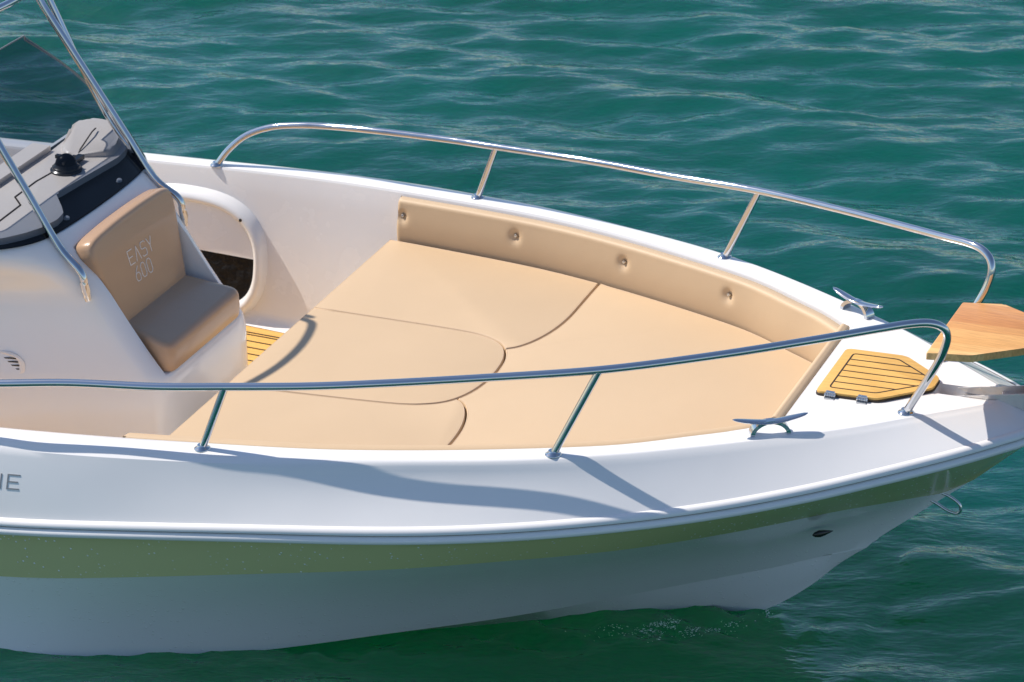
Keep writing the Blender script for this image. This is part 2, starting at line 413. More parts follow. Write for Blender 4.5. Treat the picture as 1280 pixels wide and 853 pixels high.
# lip at the after edge of the foredeck
V2 = []; F2 = []
ys = np.linspace(-Iy(XF)-.012, Iy(XF)+.012, 17)
for (dx, dz) in [(-.001, -.001), (-.004, -.003), (-.006, -.010), (-.006, -.17)]:
    for y in ys: V2.append(Vector((XF+dx, y, zg(XF)+dz)))
for a in range(3):
    for q in range(16): F2.append((a*17+q, a*17+q+1, (a+1)*17+q+1, (a+1)*17+q))
V, F = merge([side, fore, (V2, F2)])
bm = bmesh.new(); vs = [bm.verts.new(p) for p in V]
for f in F:
    try: bm.faces.new([vs[i] for i in f])
    except Exception: pass
bmesh.ops.remove_doubles(bm, verts=bm.verts, dist=.0008)
deck = bm_obj('deck', bm, M['gel'], boat, angle=30)
# inner liner wall down to the floor
FZ = -.60
def wall_y(x, z):
    t = min(1, max(0, (zg(x)-.01-z)/(.59+zg(x))))
    return Iy(x)-.005*min(1, t*12)-.085*t
rows = []
for z_i in range(17):
    r_ = []
    for x in xs:
        zt = zg(x)-.010; t = z_i/12; fz = FZ if x < -.26 else cush_z(x)-.075
        if z_i <= 12: z = zt+(fz+.045-zt)*t; y = wall_y(x, z)
        else:
            a = (z_i-12)/4*math.pi/2; z = fz+.045-.043*math.sin(a); y = wall_y(x, fz+.045)-.045*(1-math.cos(a))
        r_.append(Vector((x, max(y, .01), z)))
    rows.append(r_)
V, F = mirror(*loft(rows))
orient(me_obj('inner_liner', V, F, M['gel_in'], boat, angle=30), True)
# floor in yellow planking
fl_pts = [(x, wall_y(x, FZ+.045)-.03) for x in xs[::6] if x < -.1]
poly = fl_pts+[(x, -y) for x, y in fl_pts[::-1]]
floor_o = bm_obj('cockpit_floor', prism_bm(poly, FZ-.03, FZ), M['teak'], boat, smooth=False)
parts = []
y = -.84
while y < .86:
    parts.append(box_geo((-1.72, y, FZ+.0008), (2.9, .0045, .0022))); y += .047
parts.append(box_geo((-1.72, .868, FZ+.0008), (2.9, .005, .0022)))
V, F = merge(parts); me_obj('caulk_line', V, F, M['rubber'], floor_o, smooth=False)
# moulded box below the sun pads
bx = [(-.262, .30), (-.262, -.30)]
half = [(x, Iy(x)-.15+.05*min(1, (x+.262)/.3)) for x in np.linspace(-.262, 1.50, 16)]
poly = [(x, -y) for x, y in half]+half[::-1]
bm = prism_bm(poly, lambda x, y: FZ+.0 if x < -.2 else cush_z(x)-.09, lambda x, y: cush_z(x)-.052, .01, 2)
bm_obj('berth_base', bm, M['gel_in'], boat, angle=40)

# ---------------------------------------------------------------- bolsters round the berth (buttoned backrest pads)
btn = [(-.245, .971), (.202, .891), (.635, .772), (1.051, .598)]
def bolster(side):
    X = np.linspace(-.272, 1.500, 230); V = []; prof_n = 22
    for i, x in enumerate(X):
        top = zg(x)-.010; bot = cush_z(x)-.02; yo = wall_y(x, (top+bot)/2)-.001; T = .048
        e = min(1, (x-X[0])/.014); e = math.sqrt(max(0, 1-(1-e)**2)); T *= (.35+.65*e)
        # outline: wall side top -> rounded top -> face -> bottom
        pts = []
        r = .016
        pts.append((0, -.004)); pts.append((.004, 0))
        for a in range(6):
            t = a/5*math.pi/2; pts.append((T*.80-r+r*math.sin(t)*1.0, -r+r*math.cos(t)))
        H = top-bot
        for a in range(1, 15):
            t = a/14; pts.append((T*.80+T*.22*t+.006*math.sin(math.pi*t), -r-(H-r)*t))
        dx = Iy(x+.01)-Iy(x-.01); nrm = Vector((dx/.02, -1)).normalized()   # inward normal in plan
        for (o, z) in pts:
            p = Vector((x+nrm.x*o, yo+nrm.y*o, top+z))
            d = 0
            for bx_, by_ in btn:
                q = math.hypot(x-bx_, (p.z-(zg(bx_)-.068))*1.0); d += .017*math.exp(-(q/.017)**2)
            if o > T*.7: p.x -= nrm.x*d; p.y -= nrm.y*d
            V.append(Vector((p.x, p.y*side, p.z)))
    w = len(V)//len(X); F = []
    for a in range(len(X)-1):
        for k in range(w-1): F.append((a*w+k, a*w+k+1, (a+1)*w+k+1, (a+1)*w+k))
    F.append(tuple(range(w)));
    if side > 0: F = [f[::-1] for f in F]
    return V, F
for s in (1, -1):
    V, F = bolster(s)
    b = me_obj('side_bolster', V, F, M['vinyl'], boat, angle=60)
    b['label'] = 'long tan backrest pad with four button tufts along the far side' if s > 0 else 'tan backrest pad along the near side, only its top edge showing'
    if s > 0:
        for bx_, by_ in btn:
            zz = zg(bx_)-.068; dx = (Iy(bx_+.01)-Iy(bx_-.01))/.02; nrm = Vector((dx, -1, 0)).normalized()
            c = Vector((bx_, wall_y(bx_, zz), zz))+nrm*.040
            V, F = lathe_geo(c-nrm*.012, nrm+Vector((0, 0, .1)), [(.005, 0), (.0055, .010), (.0065, .011), (.0068, .015), (.005, .018), (.0015, .0185)], 16)
            me_obj('button', V, F, M['satin'], b)
# front bolster: roll on the after face of the foredeck
P = []
V = []; F = []
yw = Iy(XF)-.008
ysf = np.linspace(-yw, yw, 60)
sec = [(0, -.13), (0, -.006), (-.003, -.001)]+[(-.018-.014*math.sin(t), -.015+.018*math.cos(t)) for t in np.linspace(-.6, math.pi/2, 8)]+[(-.034, -.05), (-.036, -.09), (-.036, -.17)]
for y in ysf:
    for (dx, dz) in sec:
        V.append(Vector((XF-.008+dx, y, zg(XF)+.002+dz)))
w = len(sec)
for a in range(len(ysf)-1):
    for k in range(w-1): F.append((a*w+k, (a+1)*w+k, (a+1)*w+k+1, a*w+k+1))
F += [tuple(range(w)), tuple(range((len(ysf)-1)*w, len(ysf)*w))[::-1]]
me_obj('front_bolster', V, F, M['vinyl'], boat, angle=60)

# ---------------------------------------------------------------- sun pad cushions
XA = -.293
def berth_y(x): return wall_y(x, cush_z(x))-.055
cen = [(XA, .309), (.028, .293), (.20, .283), (.30, .272), (.36, .253), (.405, .226), (.437, .188), (.458, .14), (.470, .09), (.477, .03)]
cen_c = [(p.x, p.y) for p in catmull([(x, y, 0) for x, y in cen], 4)]
gapB = [(.437, .188), (.470, .215), (.497, .258), (.520, .320), (.535, .39), (.542, .47), (.541, .55), (.538, .65), (.536, .765)]
gB = [(p.x, p.y) for p in catmull([(x, y, 0) for x, y in gapB], 4)]
jdx = min(range(len(cen_c)), key=lambda i: (cen_c[i][0]-.437)**2+(cen_c[i][1]-.188)**2)
wallp = [(x, berth_y(x)) for x in np.linspace(.536, XA, 24)]
port = cen_c[:jdx+1]+gB[1:-1]+wallp
centre = cen_c+[(x, -y) for x, y in cen_c[::-1]]
wf = [(x, berth_y(x)) for x in np.linspace(.536, 1.462, 24)]
tongue = cen_c[jdx:]
front_half = wf+[]
front = [(x, -y) for x, y in gB[::-1]][:-1]+[(x, -y) for x, y in tongue]+tongue[::-1]+gB[1:]
front = front[:len(front)]
front = front+wf[1:]+[(x, -y) for x, y in wf[::-1]][:-1]
def pad(name, poly, label, g=.0024):
    q = inset(poly, g)
    zt = lambda x, y: cush_z(x)
    bm = prism_bm(q, lambda x, y: cush_z(x)-.05, zt, 0)
    top = max(bm.faces, key=lambda f: f.calc_center_median().z if len(f.verts) > 8 else -9)
    # soft crowned rim by successive insets of the outline
    bm.free(); bm = bmesh.new(); rings = []
    for off, dz in [(0, -.05), (0, -.0075), (.0006, -.0042), (.0020, -.0018), (.0045, -.0005), (.008, .0002)]:
        rr = inset(q, off) if off else q
        rings.append([bm.verts.new((x, y, cush_z(x)+dz)) for x, y in rr])
    n = len(q)
    for a, b in zip(rings[:-1], rings[1:]):
        for i in range(n): bm.faces.new((a[i], a[(i+1) % n], b[(i+1) % n], b[i]))
    bm.faces.new(rings[-1])
    o = bm_obj(name, bm, M['vinyl'], None, angle=75)
    cx = sum(p[0] for p in q)/n; cy = sum(p[1] for p in q)/n; c = Vector((cx, cy, cush_z(cx)-.05))
    o.data.transform(Matrix.Translation(-c)); o.location = c
    rr = inset(q, .0035); pp = [Vector((x, y, cush_z(x)-.0010)) for x, y in rr]; pp.append(pp[0].copy()); pp.append(pp[1].copy())
    V, F = tube_geo(pp, .0013, 6, False); po = me_obj('piping', [v-c for v in V], F, M['piping'], None, angle=80); po.parent = o
    tag(o, label, 'cushion', 'tan sun pad cushions on the bow'); return o
pad('sun_pad', port, 'flat tan cushion on the far side, against the buttoned backrest, rounded at its front corner')
pad('sun_pad', centre, 'tongue-shaped tan centre cushion crossed by a curved dark shadow')
pad('sun_pad', [(x, -y) for x, y in port[::-1]], 'tan cushion along the near side behind the steel rail, nearest the lettering')
pad('sun_pad', front, 'largest tan cushion, filling the pointed bow up to the white foredeck')

# ---------------------------------------------------------------- bow rails
RT = .0118
def rail_pts(s):
    c = [(-1.030, 1.062, zg(-1.03)), (-.985, 1.075, -.005), (-.92, 1.088, .052), (-.83, 1.098, .092), (-.72, 1.098, .116), (-.60, 1.091, .132), (-.39, 1.058, .158), (-.13, 1.025, .180), (.068, .985, .1985), (.30, .935, .221), (.50, .882, .243), (.76, .80, .271), (1.085, .698, .311), (1.37, .568, .349), (1.62, .435, .385), (1.78, .345, .409),
         (1.855, .305, .420), (1.905, .278, .420), (1.938, .258, .404), (1.950, .246, .375), (1.944, .240, .335), (1.918, .226, .265), (1.832, .190, zg(1.83))]
    return [(x, y*s, z) for x, y, z in c]
def flange(c, nrm, r=.024):
    return lathe_geo(c, nrm, [(r, 0), (r, .002), (r*.9, .0045), (RT*1.25, .008), (RT*1.12, .013)], 28)
for s, lab in ((-1, 'near side bow rail crossing in front of the cushions'), (1, 'far side bow rail against the sea')):
    P = catmull(rail_pts(s), 8)
    rail = tube('bow_rail', P, RT, M['steel'], boat, 20); rail['label'] = lab
    for (bx_, by_, tx, ty, tz) in [(0.0, 1.0, .072, .985, .1985-.004), (.971, .740, 1.088, .699, .311-.004)]:
        b0 = Vector((bx_, by_*s, zg(bx_))); t0 = Vector((tx, ty*s, tz))
        parts = [tube_geo([b0, b0.lerp(t0, .5), t0], RT*.93, 18), flange(b0, (-.05, 0, 1))]
        V, F = merge(parts); me_obj('stanchion', V, F, M['steel'], rail, angle=50)
    for (bx_, by_) in [(1.832, .190), (-1.03, 1.062)]:
        V, F = flange(Vector((bx_, by_*s, zg(bx_))), (-.05, 0, 1)); me_obj('rail_foot', V, F, M['steel'], rail, angle=50)

# ---------------------------------------------------------------- cleats
def cleat(c, ang, lab):
    c = Vector(c); d = Vector((math.cos(ang), math.sin(ang), .045)).normalized(); sd = Vector((-math.sin(ang), math.cos(ang), 0))
    up = Vector((0, 0, 1)); n = 24; V = []; F = []; seg = 12
    for i in range(n+1):
        t = -1+2*i/n; h = .036+.017*abs(t)**1.5
        w = .0135*math.sqrt(max(0, 1-abs(t)**3.2))+.0012; th = .0048*math.sqrt(max(0, 1-abs(t)**3))+.0012
        ce = c+d*(t*.108)+up*h
        for k in range(seg):
            a = 2*math.pi*k/seg; V.append(ce+sd*math.cos(a)*w+up*math.sin(a)*th)
    for i in range(n):
        for k in range(seg): F.append((i*seg+k, i*seg+(k+1) % seg, (i+1)*seg+(k+1) % seg, (i+1)*seg+k))
    F += [tuple(range(seg))[::-1], tuple(n*seg+k for k in range(seg))]
    geo = [(V, F)]
    V = []; F = []; m_ = 20                                  # arched legs
    for i in range(m_+1):
        a = math.pi*i/m_; ce = c+d*(-math.cos(a)*.052)+up*(math.sin(a)*.037+.001)
        rad = (d*(-math.cos(a))+up*math.sin(a)).normalized(); tw = .0045+.0015*abs(math.cos(a)); w = .011+.006*abs(math.cos(a))**2
        for (q, e) in ((-1, -1), (1, -1), (1, 1), (-1, 1)): V.append(ce+sd*w*q+rad*tw*e)
    for i in range(m_):
        for k in range(4): F.append((i*4+k, i*4+(k+1) % 4, (i+1)*4+(k+1) % 4, (i+1)*4+k))
    F += [(3, 2, 1, 0), (m_*4, m_*4+1, m_*4+2, m_*4+3)]
    geo.append((V, F))
    V, F = merge(geo); o = me_obj('cleat', V, F, M['satin'] if 0 else M['steel'], boat, angle=45); o['label'] = lab
cleat((1.505, -.432, zg(1.505)), math.atan2(.055, .10), 'near side mooring cleat')
cleat((1.500, .440, zg(1.5)), -math.atan2(.055, .10), 'far side mooring cleat')

# ---------------------------------------------------------------- anchor locker hatch
hp = [(1.554, -.152), (1.736, -.152), (1.868, -.036), (1.868, .036), (1.736, .152), (1.554, .152)]
hp = roundpoly(hp, .014, 4)
hz = lambda d: (lambda x, y: zg(x)+d)
frame = bm_obj('anchor_locker_hatch', prism_bm(inset(hp, -.004), hz(.0012), hz(.007), .002, 2), M['rubber'], boat, angle=40)
frame['label'] = 'yellow planked hatch on the foredeck'
pan = bm_obj('teak_panel', prism_bm(inset(hp, -.001), hz(.0075), hz(.0145), .002, 2), M['teak'], frame, angle=40)
def strokes(segs, w, zf, h=.0012):
    parts = []
    for a, b in segs:
        a = Vector(a); b = Vector(b); d = (b-a); l = d.length; d = d.normalized(); n_ = Vector((-d.y, d.x)); k = max(1, int(l/.03)); V = []; F = []
        for i in range(k+1):
            p = a+d*(l*i/k)
            for q in (-1, 1):
                for e in (0, 1): V.append(Vector((p.x+n_.x*q*w/2, p.y+n_.y*q*w/2, zf(p.x, p.y)+e*h)))
        for i in range(k):
            b0 = i*4; c0 = b0+4; F += [(b0+1, b0+3, c0+3, c0+1), (b0, b0+1, c0+1, c0), (b0+2, c0+2, c0+3, b0+3)]
        F += [(0, 2, 3, 1), (k*4, k*4+1, k*4+3, k*4+2)]
        parts.append((V, F))
    return merge(parts)
inn = [(1.584, -.121), (1.722, -.121), (1.842, -.022), (1.842, .022), (1.722, .121), (1.584, .121)]
innr = roundpoly(inn, .012, 4)
segs = [(innr[i], innr[(i+1) % len(innr)]) for i in range(len(innr))]
for i in range(1, 6):
    y = -.121+.242*i/6; xe = 1.722 if abs(y) >= .121 else 1.722+(.120)*(.121-abs(y))/.099
    segs.append(((1.584, y), (min(xe, 1.842), y)))
V, F = strokes(segs, .0042, hz(.0142)); me_obj('caulk_line', V, F, M['rubber'], frame, smooth=False)
for hx in (1.598, 1.694):
    c = Vector((hx, -.160, zg(hx)+.008)); parts = [box_geo(c+Vector((0, -.006, -.006)), (.030, .016, .003)), box_geo(c+Vector((0, .008, .006)), (.030, .014, .002))]
    for q in range(5):
        parts.append(tube_geo([c+Vector((-.0165+q*.0068, 0, 0)), c+Vector((-.0165+q*.0068+.006, 0, 0))], .0052, 10))
    V, F = merge(parts); me_obj('hinge', V, F, M['satin'], frame, angle=40)

# ---------------------------------------------------------------- bow roller bracket and wooden board
parts = []
for yy in (-.030, .030):
    poly = [(1.925, .084), (2.13, .130), (2.45, .142), (2.45, .090), (2.12, .086), (1.96, .074)]
    V = [Vector((x, yy-.002, z)) for x, z in poly]+[Vector((x, yy+.002, z)) for x, z in poly]; n = len(poly)
    F = [tuple(range(n)), tuple(range(n, 2*n))[::-1]]+[(i, i+n, (i+1) % n+n, (i+1) % n) for i in range(n)]
    parts.append((V, F))
parts.append(box_geo((2.2, 0, .068), (.5, .062, .004)))
V, F = merge(parts); roller = me_obj('bow_roller', V, F, M['plate'], boat, angle=30)
poly = [(2.075, .088), (2.14, .038), (2.18, .025), (2.42, .025), (2.45, .088)]
V = [Vector((x, -.028, z)) for x, z in poly]+[Vector((x, .028, z)) for x, z in poly]; n = len(poly)
F = [tuple(range(n)), tuple(range(n, 2*n))[::-1]]+[(i, i+n, (i+1) % n+n, (i+1) % n) for i in range(n)]
me_obj('cheek_plate', V, F, M['plate'], roller, angle=30)
bpz = .280
bp = [(1.880, -.182), (2.000, -.146), (2.135, -.005), (2.30, .02), (2.30, .10), (2.075, .188), (1.998, .226), (1.882, .194)]
bp = [(1.876, -.178), (2.000, -.146), (2.25, .06), (2.25, .10), (2.075, .188), (1.998, .226), (1.883, .194)]
board = bm_obj('bow_board', prism_bm(roundpoly(bp, .006, 3), bpz-.022, bpz, .003, 3), M['wood'], boat, angle=40)
board['label'] = 'varnished wooden board raised over the bow tip'
for s in (-1, 1):
    tube('board_support', [(2.27, s*.025+.05, .10), (2.22, s*.03+.05, bpz-.02)], .010, M['steel'], board)

# bow eye, drain fitting
P = catmull([(1.868, 0, -.262), (1.893, 0, -.268), (1.925, 0, -.290), (1.942, 0, -.315), (1.925, 0, -.332), (1.895, 0, -.322), (1.862, 0, -.300), (1.835, 0, -.29)], 6)
P = catmull([(1.875, 0, -.268), (1.905, .0, -.273), (1.938, 0, -.292), (1.946, 0, -.312), (1.934, 0, -.326), (1.905, 0, -.322), (1.868, 0, -.304), (1.840, 0, -.296)], 6)
tube('bow_eye', [p+Vector((.02, 0, .018)) for p in P], .0048, M['steel'], boat, 12)
# ---------------------------------------------------------------- console
NP = 16
xfs = spl([(-.60, -.500), (-.35, -.508), (-.215, -.517), (-.2, -.530), (-.038, -.652), (.057, -.717), (.10, -.752), (.165, -.812), (.20, -.848), (.216, -.862), (.222, -.870)])
Lo = [(0, 0), (0, .12), (0, .20), (-.003, .245), (-.012, .272), (-.028, .292), (-.055, .307), (-.11, .322), (-.2, .345), (-.3, .372), (-.42, .402), (-.55, .430), (-.7, .455), (-.9, .475), (-1.2, .485), (-1.5, .485)]
Up = [(0, 0), (0, .12), (-.002, .18), (-.006, .235), (-.014, .285), (-.030, .335), (-.058, .385), (-.10, .430), (-.17, .478), (-.25, .513), (-.35, .540), (-.45, .555), (-.6, .568), (-.8, .578), (-1.1, .585), (-1.5, .585)]
zs = [-.615, -.5, -.4, -.3, -.25, -.215, -.2, -.17, -.13, -.09, -.05, 0, .04, .08, .12, .15, .175, .195, .207, .215, .220, .2225]
V = []; F = []
def cons_pt(j, z):
    t = min(1, max(0, (z-.03)/.19)); t = t*t*(3-2*t)
    lim = -(1.285+xfs(z))
    def off(T):
        if j <= 10: return T[j][0]
        return T[10][0]+(lim-T[10][0])*(j-10)/5
    x = xfs(z)+off(Lo)*(1-t)+off(Up)*t; y = Lo[j][1]*(1-t)+Up[j][1]*t
    if z > .2: y -= (z-.2)*.35 if j > 3 else 0
    return Vector((x, y, z))
ring_n = 2*NP-1
for z in zs:
    for j in range(NP-1, 0, -1): p = cons_pt(j, z); V.append(Vector((p.x, -p.y, p.z)))
    for j in range(NP): V.append(cons_pt(j, z))
for a in range(len(zs)-1):
    for k in range(ring_n): F.append((a*ring_n+k, a*ring_n+(k+1) % ring_n, (a+1)*ring_n+(k+1) % ring_n, (a+1)*ring_n+k))
F += [tuple(range(ring_n))[::-1], tuple((len(zs)-1)*ring_n+k for k in range(ring_n))]
console = me_obj('console', V, F, M['gel'], None, angle=35)
cp = [(-.752, -.206), (-.836, .14), (-.842, .4), (-.35, .4), (-.35, -.206)]
CW = .252
Vc = [Vector((x, -CW, z)) for x, z in cp]+[Vector((x, CW, z)) for x, z in cp]; n = len(cp)
Fc = [tuple(range(n)), tuple(range(n, 2*n))[::-1]]+[(i, i+n, (i+1) % n+n, (i+1) % n) for i in range(n)]
cut = me_obj('cut', Vc, Fc, M['gel'], None, smooth=False)
for ob in (cut, console):
    bm = bmesh.new(); bm.from_mesh(ob.data); bmesh.ops.recalc_face_normals(bm, faces=bm.faces); bm.to_mesh(ob.data); bm.free()
md = console.modifiers.new('b', 'BOOLEAN'); md.operation = 'DIFFERENCE'; md.object = cut; md.solver = 'EXACT'
mb = console.modifiers.new('bev', 'BEVEL'); mb.width = .007; mb.segments = 3; mb.limit_method = 'ANGLE'; mb.angle_limit = R(38)
dg = bpy.context.evaluated_depsgraph_get()
nm = bpy.data.meshes.new_from_object(console.evaluated_get(dg)); console.modifiers.clear(); console.data = nm
for p in nm.polygons: p.use_smooth = True
nm.set_sharp_from_angle(angle=R(40))
bpy.data.objects.remove(cut)
attach(console, boat)

# black band at the foot of the screen and the beige dash moulding
def base_curve(n=40, inset_=0.):
    pts = [(-1.5, .56), (-1.3, .553), (-1.15, .535), (-1.05, .495), (-.985, .45), (-.93, .395), (-.897, .335), (-.880, .26), (-.873, .17), (-.869, .08), (-.868, 0)]
    pts = pts+[(x, -y) for x, y in pts[-2::-1]]
    return [Vector((p.x, p.y)) for p in catmull([(x, y, 0) for x, y in pts], 5)]
bc = base_curve()
panel = [(p.x, p.y) for p in bc if p.x > -1.27]
bm_obj('screen_band', prism_bm(inset(panel, .004), .2235, .2300, .002, 2), M['black'], console, angle=40)
dash_front = [(-1.5, -.52), (-1.15, -.50), (-1.05, -.465), (-.985, -.417), (-.945, -.36), (-.915, -.295), (-.905, -.225), (-.913, -.172), (-.945, -.128), (-.985, -.08), (-1.018, -.040), (-1.012, .0), (-1.004, .10), (-.994, .20), (-.984, .305), (-.993, .37), (-1.02, .435), (-1.07, .485), (-1.14, .515), (-1.20, .50)]
dpoly = dash_front+[(-1.225, .42), (-1.19, .27), (-1.19, -.50), (-1.5, -.50)][0:3]
dash_back = [(-1.225, .42), (-1.215, .27), (-1.23, -.5)]
dpoly = dash_front[1:]+dash_back
bm = prism_bm(roundpoly(dpoly, .012, 3), .225, .252, .007, 3)
dash = bm_obj('dashboard', bm, M['dash'], console, angle=50)
# raised hood at the far end and low moulded hood at the near end
hood = [(-1.00, .305), (-1.03, .415), (-1.08, .468), (-1.14, .490), (-1.205, .475), (-1.21, .40), (-1.175, .26), (-1.12, .245)]
bm = prism_bm(roundpoly(hood, .03, 4), .250, lambda x, y: .262+.035*min(1, max(0, (y-.26)/.12)), .012, 4)
bm_obj('dash_hood', bm, M['dash'], dash, angle=55)
# cockpit side screen trim (grey ledge behind the dash) 
me_obj('dash_ledge', *box_geo((-1.250, -.12, .245), (.066, .78, .050)), M['satin'] if 0 else M['dash'], dash)
V, F = strokes([((-1.118, .40), (-1.105, .22)), ((-1.105, .22), (-1.125, .02)), ((-1.125, .02), (-1.12, -.12)), ((-1.12, -.12), (-1.07, -.17)), ((-1.07, -.17), (-1.06, -.40))], .0055, lambda x, y: .2525 if y < .27 else .2525+.012+.035*min(1, max(0, (y-.26)/.12)))
me_obj('dash_seam', V, F, M['rubber'], dash, smooth=False)
# compass
c = Vector((-1.083, .140, .252))
V, F = lathe_geo(c, (0, 0, 1), [(.052, 0), (.052, .006), (.046, .010), (.045, .016), (.040, .020), (.036, .026)], 32)
comp = me_obj('compass', V, F, M['blackp'], console, angle=40)
V, F = lathe_geo(c+Vector((0, 0, .024)), (-.05, 0, 1), [(.034, 0), (.033, .010), (.028, .020), (.019, .028), (.008, .0325), (.001, .0335)], 28)
me_obj('compass_dome', V, F, M['black'], comp, angle=60)
V, F = merge([box_geo(c+Vector((.012, 0, .038)), (.008, .075, .008)), box_geo(c+Vector((-.02, 0, .045)), (.03, .014, .012)), box_geo(c+Vector((.0, .05, .012)), (.022, .10, .016))])
me_obj('compass_bracket', V, F, M['blackp'], comp)
# windscreen: ruled between foot curve and top edge
sb_ = [(-1.05, .495), (-.985, .45), (-.93, .395), (-.897, .335), (-.880, .26), (-.873, .17), (-.869, .08), (-.868, 0)]
st_ = [(-1.350, .372, .588), (-1.346, .366, .598), (-1.341, .355, .606), (-1.337, .33, .610), (-1.338, .27, .611), (-1.340, .18, .611), (-1.342, .09, .611), (-1.343, 0, .611)]
sb_ = catmull([(x, y, .226) for x, y in sb_+[(x, -y) for x, y in sb_[-2::-1]]], 6)
tc = catmull(st_+[(x, -y, z) for x, y, z in st_[-2::-1]], 6)
V = []; nb = len(sb_); F = []
for q in range(9):
    t = q/8
    for a, b in zip(sb_, tc):
        p = a.lerp(b, t); o_ = Vector((p.x+1.45, p.y, 0)).normalized()*.034*math.sin(math.pi*t); V.append(Vector((p.x+o_.x, p.y+o_.y, p.z+.02*math.sin(math.pi*t))))
for q in range(8):
    for k in range(nb-1): F.append((q*nb+k, q*nb+k+1, (q+1)*nb+k+1, (q+1)*nb+k))
scr = me_obj('windscreen', V, F, M['screen'], console, angle=60)
ex_ = []
for q in range(9): ex_.append(V[q*nb]+Vector((0, 0, .001)))
for s_ in (0, nb-1): tube('screen_edge', [V[q*nb+s_] for q in range(9)], .0035, M['grey'], scr, 8)
rim = tube('screen_edge', [V[8*nb+k] for k in range(nb)], .0028, M['grey'], scr, 8)
for s in (-1, 1):
    V, F = lathe_geo((-.905, .168*s, .2305), (.3, 0, 1), [(.009, -.002), (.009, .006), (.007, .009), (.002, .010)], 18)
    me_obj('screen_bolt', V, F, M['pin'], scr)
# roof frame: hoop with two legs, after legs
def leg_pt(z, s): return Vector((-.762-.650*(z-.057), s*(.312-.045*(z-.057)), z))
hoop = [Vector((-.757, -.320, .050)), Vector((-.762, -.321, .085)), Vector((-.776, -.320, .135))]+[leg_pt(z, -1) for z in (.2, .35, .5, .64)]+[Vector((-1.225, -.281, .77)), Vector((-1.235, -.278, .82)), Vector((-1.215, -.270, .860)), Vector((-1.180, -.240, .870)), Vector((-1.148, -.12, .872)), Vector((-1.138, 0, .872))]
path = hoop+[Vector((p.x, -p.y, p.z)) for p in hoop[-2::-1]]
fr_ = tube('roof_frame', catmull(path, 6), .0125, M['steel'], boat, 18)
fr_['label'] = 'bent steel tube frame rising from the console'
for s in (-1, 1):
    # flattened feet clamped on the console side
    V, F = tube_geo([(-.766, s*.322, .105), (-.759, s*.322, .075), (-.755, s*.320, .040)], .014, 14, True, [.0130, .0148, .010])
    me_obj('frame_foot', V, F, M['steel'], fr_)

tube('frame_strut', catmull([leg_pt(.24, 1), (-1.0, .310, .365), (-1.114, .310, .568), (-1.204, .308, .763), (-1.31, .300, .98)], 5), .0105, M['steel'], fr_, 14)
# vent grille on the near side of the console
vc = Vector((-1.050, -.4340, -.190)); nrm = Vector((.24, -.96, .12)).normalized(); hd = Vector((.96, .24, 0)).normalized(); vd = nrm.cross(hd); vd = vd if vd.z > 0 else -vd
def onp(a, b, d=0): return vc+hd*a+vd*b+nrm*d
V = []; F = []; ng = 40
for (k, d) in [(1, .000), (1.0, .006), (.9, .009), (.80, .004), (.0, .004)]:
    for i in range(ng):
        a = 2*math.pi*i/ng; ca = math.copysign(abs(math.cos(a))**.75, math.cos(a)); sa = math.copysign(abs(math.sin(a))**.85, math.sin(a))
        V.append(onp(.105*ca*k, .052*sa*k, d-.012))
for r_ in range(4):
    for i in range(ng): F.append((r_*ng+i, r_*ng+(i+1) % ng, (r_+1)*ng+(i+1) % ng, (r_+1)*ng+i))
vent = me_obj('vent_grille', V, F, M['dash'], console, angle=40)
parts = []
for q in range(6):
    b_ = .028-.0115*q; l = .086*math.sqrt(max(.1, 1-(b_/.062)**2)); a0, a1 = onp(-l, b_, -.006), onp(l, b_, -.006)
    parts.append(box_geo((a0+a1)/2, (2*l, .0035, .004), Matrix((hd, nrm, vd)).transposed()))
V, F = merge(parts); me_obj('vent_slot', V, F, M['rubber'], vent, smooth=False)

# console seat
seat = empty('console_seat', (-.63, 0, -.206)); attach(seat, boat); seat.matrix_parent_inverse = Matrix.Translation(-boat.location)
def seat_attach(o):
    o.parent = seat; o.matrix_parent_inverse = Matrix.Translation(-seat.location)
sp = roundpoly([(-.742, -.205), (-.742, .205), (-.513, .248), (-.513, -.248)], [.028, .028, .045, .045], 6)
bm = bmesh.new(); rings = []
stz = lambda x: -.078-(x+.693)*.19
for off, dz, bz in [(.004, None, -.203), (0, None, -.195), (-.002, None, -.165), (0, -.016, 0), (.004, -.007, 0), (.010, -.002, 0), (.017, 0, 0), (.024, .001, 0)]:
    rr = inset(sp, off) if off else sp
    rings.append([bm.verts.new((x, y, bz if dz is None else stz(x)+dz)) for x, y in rr])
n = len(sp); bm.faces.new(rings[0][::-1])
for a, b in zip(rings[:-1], rings[1:]):
    for i in range(n): bm.faces.new((a[i], a[(i+1) % n], b[(i+1) % n], b[i]))
bm.faces.new(rings[-1])
o = bm_obj('seat_cushion', bm, M['vinyl_seat'], None, angle=60); seat_attach(o)
P0 = Vector((-.693, 0, -.078)); UU = Vector((-.077, 0, .278)).normalized(); NN = Vector((UU.z, 0, -UU.x)); 
brp = [(-.203, -.02), (-.262, .225), (-.266, .262), (-.24, .296), (-.12, .308), (0, .311), (.12, .308), (.24, .296), (.266, .262), (.262, .225), (.203, -.02)]
brp = [(p.x, p.y) for p in catmull([(-.203, -.02, 0), (-.232, .10, 0), (-.260, .215, 0), (-.262, .262, 0), (-.236, .294, 0), (-.12, .304, 0), (0, .306, 0), (.12, .304, 0), (.236, .294, 0), (.262, .262, 0), (.260, .215, 0), (.232, .10, 0), (.203, -.02, 0)], 4)]
bm = bmesh.new(); rings = []
